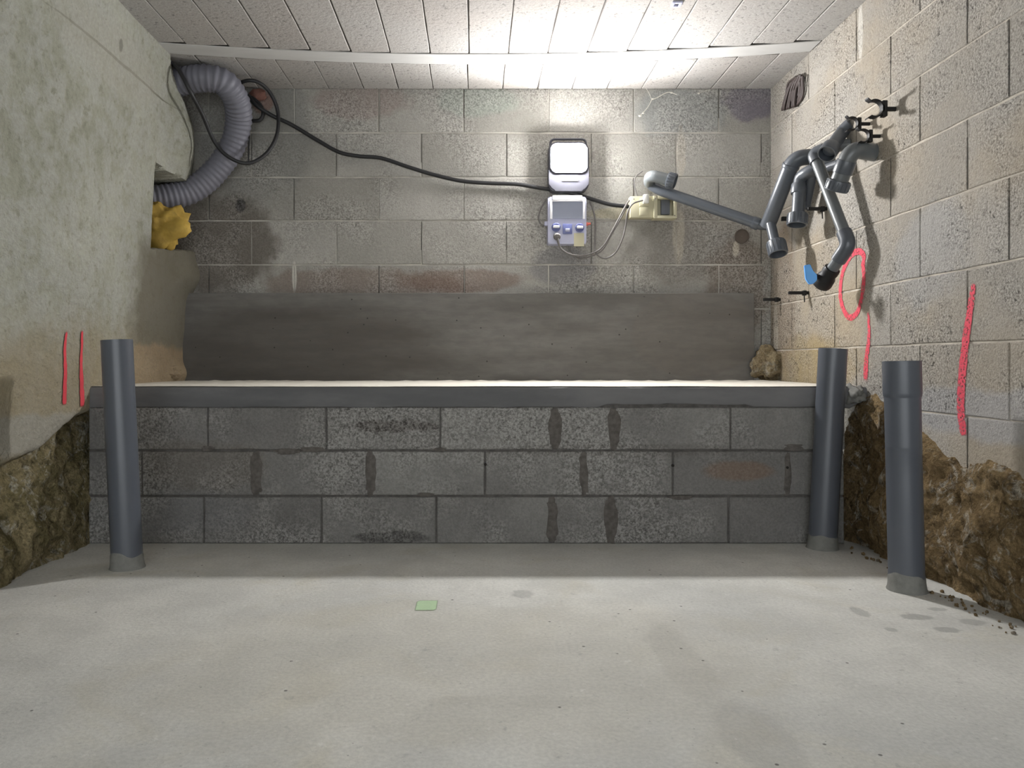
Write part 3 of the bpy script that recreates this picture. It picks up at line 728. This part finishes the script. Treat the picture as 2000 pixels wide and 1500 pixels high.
# ------------------------------------------------------------ grey waste pipes on the right wall
G = 'grey plastic waste pipes on the right wall'
def run(parent, pts, r, mat, rad=.045, seg=20, name='pipe', inner=None):
    bm = NEW(); tube(bm, round_path(pts, rad, 8), r, seg, inner=inner); return obj(name, bm, mat, parent, angle=50)
def collar(parent, c, ax, r, L, mat, ribs=True, name='collar', opn=True):
    bm = NEW(); prof = [(0, r*.80), (0, r*.97), (.004, r), (L-.003, r), (L, r*.97)]
    prof += [(L, r*.86), (max(.004, L-.07), r*.82), (max(.004, L-.07), .001)] if opn else [(L, .001)]
    N_, B2 = lathe(bm, c, ax, prof, 32); ax = ax.normalized()
    if ribs:
        for k in range(16):
            a = 2*PI*k/16; d = N_*math.cos(a)+B2*math.sin(a); s = N_*-math.sin(a)+B2*math.cos(a)
            ps = []
            for (u, o, w_) in ((.006, r*.97, .003), (.006, r+.0022, .002), (L-.006, r+.0022, .002), (L-.006, r*.97, .003)):
                ps.append((bm.verts.new(c+ax*u+d*o+s*w_), bm.verts.new(c+ax*u+d*o-s*w_)))
            for A, B_ in zip(ps, ps[1:]): bm.faces.new((A[0], A[1], B_[1], B_[0]))
            bm.faces.new([p_[0] for p_ in ps]); bm.faces.new([p_[1] for p_ in ps][::-1])
    return obj(name, bm, mat, parent, angle=40)
def sleeve(parent, a, ax, r, L, mat):
    return collar(parent, a, ax, r, L, mat, ribs=False, name='sleeve', opn=False)

# 1 long sloping pipe with an elbow and screw cap over the cream box
A1 = P(1290, 372, 4.33); B1 = P(1482, 438, 4.13); T1 = P(1270, 342, 4.27)
lp = empty('waste_pipe', A1, 'long grey waste pipe sloping from the cream socket box to the right corner', 'pipe', G)
run(lp, [P(1272, 362, 4.355), A1, B1, P(1500, 439, 4.11)], .030, M['pvc'], .03)
v = T1; d = (P(1330, 358, 4.21)-v); d.normalize()
bm = NEW(); tube(bm, round_path([P(1284, 367, 4.35), P(1268, 358, 4.36), v, v+d*.125], .05, 8), .033, 22); obj('elbow', bm, M['pvc_light'], lp, label='pale elbow at the left end')
collar(lp, v+d*.10, d, .043, .045, M['pvc'], name='screw_cap')
sleeve(lp, P(1470, 434, 4.14), (B1-A1), .034, .035, M['pvc'])
# 2 pipe rising from the corner tee to the wall elbow
E2 = P(1551, 308, 3.86); K2 = P(1499, 442, 4.08)
p2 = empty('waste_pipe', K2, 'thick grey waste pipe rising from the corner tee to a rounded wall elbow', 'pipe', G)
run(p2, [K2, E2, Vector((XR+.003, 3.84, E2.z+.0))], .040, M['pvc'], .055, 24)
sleeve(p2, E2+(K2-E2).normalized()*.035, (K2-E2), .0435, .02, M['pvc'])
d = (P(1518, 492, 3.985)-P(1505, 432, 4.05))
run(p2, [P(1502, 425, 4.06), P(1516, 484, 3.993)], .026, M['pvc'], name='tee_branch')
collar(p2, P(1515, 472, 4.005), d, .0475, .075, M['pvc'], name='screw_collar')
a = P(1528, 427, 4.05); bm = NEW(); box(bm, (a.x-.004, a.y-.01, a.z-.012), (XR+.002, a.y+.01, a.z+.010), .002); obj('wall_clip', bm, M['darkclip'], p2)
# 3 vertical pipe with open collar
T3 = P(1563, 346, 3.83)
p3 = empty('waste_pipe', T3, 'short vertical grey waste pipe ending in an open ribbed collar, middle of the cluster', 'pipe', G)
run(p3, [Vector((XR+.003, 3.70, P(1563, 338, 3.83).z+.02)), P(1580, 335, 3.77), T3, P(1558, 426, 3.80)], .031, M['pvc'], .05)
d = P(1557, 430, 3.80)-P(1563, 350, 3.83)
sleeve(p3, P(1561, 360, 3.83), d, .037, .05, M['pvc'])
collar(p3, P(1558, 418, 3.802), d, .0475, .058, M['pvc'], name='screw_collar')
# 4 long slim pipe with elbow, valve and blue handle
T4 = P(1590, 301, 3.62); L4 = P(1658, 478, 3.372); V4 = P(1612, 545, 3.50)
p4 = empty('valve_pipe', T4, 'long slim grey pipe bent at the knee, ending in a valve with a blue handle', 'pipe', G)
run(p4, [Vector((XR+.003, 3.52, T4.z+.02)), P(1618, 289, 3.57), T4, L4, V4], .0262, M['pvc_light'], .05, 22)
bm = NEW(); tube(bm, round_path([L4+(T4-L4).normalized()*.07, L4, L4+(V4-L4).normalized()*.085], .06, 8), .033, 22); obj('elbow', bm, M['pvc'], p4)
bm = NEW(); tube(bm, round_path([T4+(L4-T4).normalized()*.05, T4, T4+(P(1618, 289, 3.57)-T4).normalized()*.05], .05, 8), .032, 22); obj('elbow', bm, M['pvc'], p4)
d = (V4-L4).normalized()
vb = V4-d*.06; bm = NEW(); lathe(bm, vb, d, [(0, .02), (0, .035), (.02, .037), (.035, .034), (.05, .041), (.085, .043), (.10, .038), (.108, .025), (.11, .001)], 26); obj('valve_body', bm, M['darkclip'], p4)
bm = NEW(); lathe(bm, P(1606, 543, 3.50), P(1588, 538, 3.48)-P(1606, 543, 3.50), [(0, .012), (.055, .012), (.055, .001)], 12); obj('valve_stem', bm, M['darkclip'], p4)
bm = NEW()
outl = [(1571, 518), (1583, 516), (1587, 529), (1596, 536), (1596, 547), (1589, 554), (1581, 555), (1574, 545)]
A = [bm.verts.new(P(x, y, 3.455)) for x, y in outl]; B_ = [bm.verts.new(P(x, y, 3.455)+Vector((.006, .024, 0))) for x, y in outl]
bm.faces.new(A); bm.faces.new(B_)
for k in range(len(A)): bm.faces.new((A[k], A[(k+1) % len(A)], B_[(k+1) % len(A)], B_[k]))
bmesh.ops.bevel(bm, geom=list(bm.edges), offset=.0025, segments=2, affect='EDGES')
obj('valve_handle', bm, M['blue'], p4, label='bright blue valve handle', angle=50)
# 5 short pipe from the wall with screw collar, nearest the camera
T5 = P(1663, 291, 3.29); E5 = P(1638, 356, 3.35)
p5 = empty('waste_pipe', T5, 'elbowed grey waste pipe with a shiny ribbed collar, highest and nearest of the cluster', 'pipe', G)
run(p5, [Vector((XR+.003, 3.31, T5.z-.01)), T5, E5], .037, M['pvc_light'], .05, 24)
d = E5-T5
sleeve(p5, T5+d.normalized()*.05, d, .041, .055, M['pvc'])
collar(p5, E5-d.normalized()*.008, d, .050, .045, M['pvc'], name='screw_collar')
# 6 stub with a wide dark mouth behind it
S6 = P(1645, 258, 3.555); m6 = P(1611, 306, 3.45)
p6 = empty('waste_pipe', S6, 'grey pipe stub with a wide dark open mouth between the two elbows', 'pipe', G)
d = m6-S6
run(p6, [Vector((XR+.003, 3.52, S6.z+.03)), S6, S6+d*.75], .030, M['pvc'], .04)
collar(p6, S6+d*.62, d, .041, .062, M['pvc'], ribs=False, name='bell_mouth')
# 7 slim back-pipe behind no. 3
p7 = empty('waste_pipe', P(1583, 350, 3.80), 'slim grey waste pipe hidden behind the vertical collared pipe, against the wall', 'pipe', G)
run(p7, [Vector((XR+.003, 3.64, P(1583, 336, 3.80).z)), P(1588, 338, 3.78), P(1585, 350, 3.79), P(1574, 405, 3.86)], .022, M['pvc'], .03)
bm = NEW(); lathe(bm, P(1574, 403, 3.86), Vector((0, 0, -1)), [(0, .026), (.014, .026), (.014, .001)], 20); obj('end_ring', bm, M['pvc'], p7)

# clips and brackets on the right wall
def lyre(c, s, label, big=False):
    o = empty('pipe_clip', c, label, 'clip', 'black pipe clips on the right wall')
    th = .011*s; bx = c.x
    bm = NEW(); box(bm, (bx-.010*s, c.y-th, c.z-.026*s), (bx+.006*s, c.y+th, c.z+.026*s), .002); obj('clip_base', bm, M['darkclip'], o)
    bm = NEW(); tube(bm, [Vector((bx, c.y, c.z)), Vector((XR+.001, c.y, c.z))], .008*s, 10); obj('clip_stem', bm, M['darkclip'], o)
    Rr = .026*s; ccx = bx-.008*s-Rr; outer = []; inner = []
    for k in range(17):
        a = math.radians(-118+236*k/16); outer.append((ccx+(Rr+.004*s)*math.cos(a), c.z+(Rr+.004*s)*math.sin(a))); inner.append((ccx+(Rr-.001*s)*math.cos(a), c.z+(Rr-.001*s)*math.sin(a)))
    tipu = (ccx-Rr*.95, c.z+Rr*1.35); tipd = (ccx-Rr*.95, c.z-Rr*1.35)
    A_ = [tipd]+outer+[tipu]; I_ = [(tipd[0]+.002, tipd[1]+.006*s)]+inner+[(tipu[0]+.002, tipu[1]-.006*s)]
    bm = NEW(); lay = []
    for (p_, q_) in zip(A_, I_):
        lay.append([bm.verts.new((p_[0], c.y-th, p_[1])), bm.verts.new((p_[0], c.y+th, p_[1])), bm.verts.new((q_[0], c.y+th, q_[1])), bm.verts.new((q_[0], c.y-th, q_[1]))])
    for X_, Y_ in zip(lay, lay[1:]):
        for k in range(4): bm.faces.new((X_[k], X_[(k+1) % 4], Y_[(k+1) % 4], Y_[k]))
    bm.faces.new(lay[0]); bm.faces.new(lay[-1]); obj('clip_jaw', bm, M['darkclip'], o, angle=50)
def onwall(px, py, off):     # a point `off` in front of the right wall
    return PW(px, py, XR-off)
lyre(onwall(1727, 213, .045), 1.25, 'large black empty pipe clip, topmost on the right wall')
lyre(onwall(1678, 242, .045), 1.0, 'small black pipe clip above the dark open pipe mouth')
lyre(onwall(1700, 266, .04), 1.0, 'small black pipe clip right above the nearest elbow')
def bracket(px0, px1_, py, label, spike=True, off=.02):
    a = onwall((px0+px1_)/2, py, .05); o = empty('wall_bracket', a, label, 'bracket', 'black brackets on the right wall')
    w0 = P(px0, py, a.y+.0); bm = NEW(); box(bm, (w0.x, a.y-.008, a.z-.008), (XR+.001, a.y+.008, a.z+.008), .002); obj('bracket_bar', bm, M['darkclip'], o)
    bm = NEW(); box(bm, (XR-.03, a.y-.010, a.z-.014), (XR-.012, a.y+.010, a.z+.012), .002); obj('bracket_head', bm, M['darkclip'], o)
    if spike:
        bm = NEW(); tube(bm, [a+Vector((.028, 0, -.008)), a+Vector((.030, 0, -.048))], .003, 8); obj('prong', bm, M['darkclip'], o)
bracket(1540, 1580, 572, 'small black wall bracket with a prong below the blue valve handle')
bracket(1491, 1522, 585, 'small black bar bracket low beside the right back corner', False)
bracket(1577, 1612, 408, 'small black bracket between the collared pipe and the slim valve pipe')

# bundle of cables in a hole high on the right wall
cb = empty('cable_bundle', PW(1548, 205), 'dark brown bundle of coiled cables hanging high near the right ceiling corner', 'cable')
for i in range(9):
    o = i*2.9; t1 = PW(1556+i*1.2, 146+abs(i-5)*1.0, XR-.012-.006*(i % 3)); b1 = PW(1528+o*1.15, 212-i*.9, XR-.012-.006*((i+1) % 3))
    m1 = PW(1540+o*.75, 172, XR-.020-.006*(i % 2)); m2 = PW(1546+o*.95, 185, XR-.012); bt = PW(1532+o*1.15, 209-i*.9, XR-.010)
    cable([t1, m1, b1, bt, m2, t1+Vector((0, -.012, -.004))], .0068, 'cable_strand', M['brown'], parent=cb, seg=8, n=6)
cable([PW(1555, 150, XR-.016), PW(1540, 162, XR-.02), PW(1536, 180, XR-.02), PW(1541, 188, XR-.016)], .006, 'cable_strand', M['brown'], parent=cb, seg=8)

# small things
bm = NEW(); a = P(1322, 2, 3.41); N0 = ZC
x0, y0 = a.x, 3.42
for (u0, u1, v0, v1) in ((-.022, -.010, -.03, .02), (.010, .022, -.03, .02), (-.010, .010, -.03, -.016), (-.010, .010, .008, .02)): box(bm, (x0+u0, y0+v0, ZC-.008), (x0+u1, y0+v1, ZC+.002), .001)
obj('ceiling_fixing', bm, M['boxgrey'], label='tiny grey square fixing plate on the ceiling at the top edge', cat='fixing')
def web(strands, beads, label):
    bm = NEW()
    for pts, r in strands: tube(bm, smooth_path([P(x, y, 4.463) for x, y in pts], 6), r, 6)
    for (px, py, r) in beads:
        s0 = len(bm.verts); bmesh.ops.create_icosphere(bm, subdivisions=2, radius=r); bm.verts.ensure_lookup_table()
        for v in bm.verts[s0:]: v.co = Vector((v.co.x*1.5, v.co.y*.6, v.co.z))+P(px, py, 4.463)
    obj('cobweb', bm, M['web'], label=label, cat='cobweb')
web((([(1262, 172), (1269, 185), (1273, 195)], .0012), ([(1273, 195), (1285, 190), (1297, 183), (1308, 180), (1322, 185)], .0022), ([(1273, 195), (1266, 208), (1258, 218), (1248, 227)], .0018)),
    ((1250, 226, .007), (1256, 221, .005), (1312, 181, .005), (1275, 193, .004)), 'dusty forked cobweb hanging from the ceiling edge right of the lamp')
web((([(1361, 183), (1375, 178), (1390, 174)], .0012),), ((1365, 182, .005),), 'tiny cobweb wisp near the ceiling, right of the forked cobweb')
# wall hole beside the corner pipe
hp = empty('pipe_sleeve', P(1446, 463, YB), 'short dark pipe end set in the back wall below the long sloping pipe', 'pipe')
bm = NEW(); lathe(bm, P(1448, 462, YB+.003), Vector((0, -1, 0)), [(0, .042), (.014, .042), (.014, .038), (.008, .037), (.008, .001)], 28); obj('sleeve_ring', bm, plain('dull_brown', (.12, .10, .085), .8, .2), hp)

# ------------------------------------------------------------ sprayed marks
def mark(pts, wd, name, mat, label, cat, group=None, surf=None, seed=0, closed=False):
    """pts: 3-D points on a wall; a ribbon of paint lying on it, thin at its edges"""
    path = smooth_path(pts, 10); bm = NEW(); L = tonelayer(bm); prev = None
    wd_ = wd if callable(wd) else (lambda s: wd)
    for i, p_ in enumerate(path):
        d = (path[min(i+1, len(path)-1)]-path[max(0, i-1)]); d.x = 0; d.normalize()
        s = Vector((0, d.z, -d.y)); r_ = []
        w1 = wd_(i/(len(path)-1))*(1+.25*noise.noise(Vector((i*.3, seed, 0))))
        endf = 1 if closed else min(1, i/4, (len(path)-1-i)/3)
        for k, tn in ((-1, 0), (-.55, 1), (0, 1), (.55, 1), (1, 0)):
            c = p_+s*w1*k
            if surf: c = Vector((surf(c.y, c.z), c.y, c.z))
            v = bm.verts.new(c); v[L] = tn*endf; r_.append(v)
        if prev:
            for k in range(4): bm.faces.new((prev[k], prev[k+1], r_[k+1], r_[k]))
        prev = r_
    return obj(name, bm, mat, label=label, cat=cat, group=group)
XM = XR-.0022
def WM(l): return [PW(x, y, XM) for x, y in l]
mark(WM([(1685, 520), (1687, 500), (1678, 491), (1664, 497), (1650, 520), (1643, 545), (1641, 575), (1645, 598), (1653, 615), (1663, 620), (1674, 610), (1681, 590), (1686, 560), (1687, 535), (1685, 518)]), .017, 'spray_mark', M['pink'], 'pink sprayed oval ring on the right wall behind the valve pipe', 'paint mark', seed=1, closed=True)
mark(WM([(1695, 608), (1697, 640), (1696, 670), (1692, 700), (1690, 745)]), lambda s: .010+.012*s, 'spray_mark', M['pink'], 'short pink sprayed vertical line between the two right drain pipes', 'paint mark', seed=2)
mark(WM([(1902, 552), (1898, 580), (1893, 615), (1887, 655), (1882, 700), (1878, 745), (1876, 790), (1878, 820), (1883, 852)]), lambda s: .014+.010*math.sin(s*2.4), 'spray_mark', M['pink'], 'long pink sprayed vertical line near the right edge of the right wall', 'paint mark', seed=3)
def WL(px, py):
    D = 3.0
    for _ in range(30):
        z = CAMZ+(VY-py)*D/FOC; D = Xl(D, z)*FOC/(px-VX)
    return Vector((Xl(D, z), D, z))
surf = lambda D, z: Xl(D, z)+.004
mark([WL(x, y) for x, y in ((129, 645), (125, 680), (126, 720), (125, 760), (125, 792))], lambda s: .010+.008*s, 'spray_mark', M['pink_left'], 'left one of two red sprayed dashes on the left wall', 'paint mark', surf=surf, seed=4)
mark([WL(x, y) for x, y in ((159, 643), (158, 680), (157, 720), (158, 760), (159, 796))], lambda s: .010+.010*s, 'spray_mark', M['pink_left'], 'right one of two red sprayed dashes on the left wall, next to the drain pipe', 'paint mark', surf=surf, seed=5)
bm = NEW(); L = tonelayer(bm); a = F(833, 1183)
g = [[None]*7 for _ in range(7)]
for i in range(7):
    for j in range(7):
        v = bm.verts.new((a.x-.037+.074*i/6, a.y-.055+.11*j/6+.004*noise.noise(Vector((i, j, 0))), .0015)); v[L] = 0 if i in (0, 6) or j in (0, 6) else 1; g[i][j] = v
for i in range(6):
    for j in range(6): bm.faces.new((g[i][j], g[i+1][j], g[i+1][j+1], g[i][j+1]))
obj('paint_patch', bm, M['green'], label='pale green square paint patch on the concrete floor', cat='paint mark')
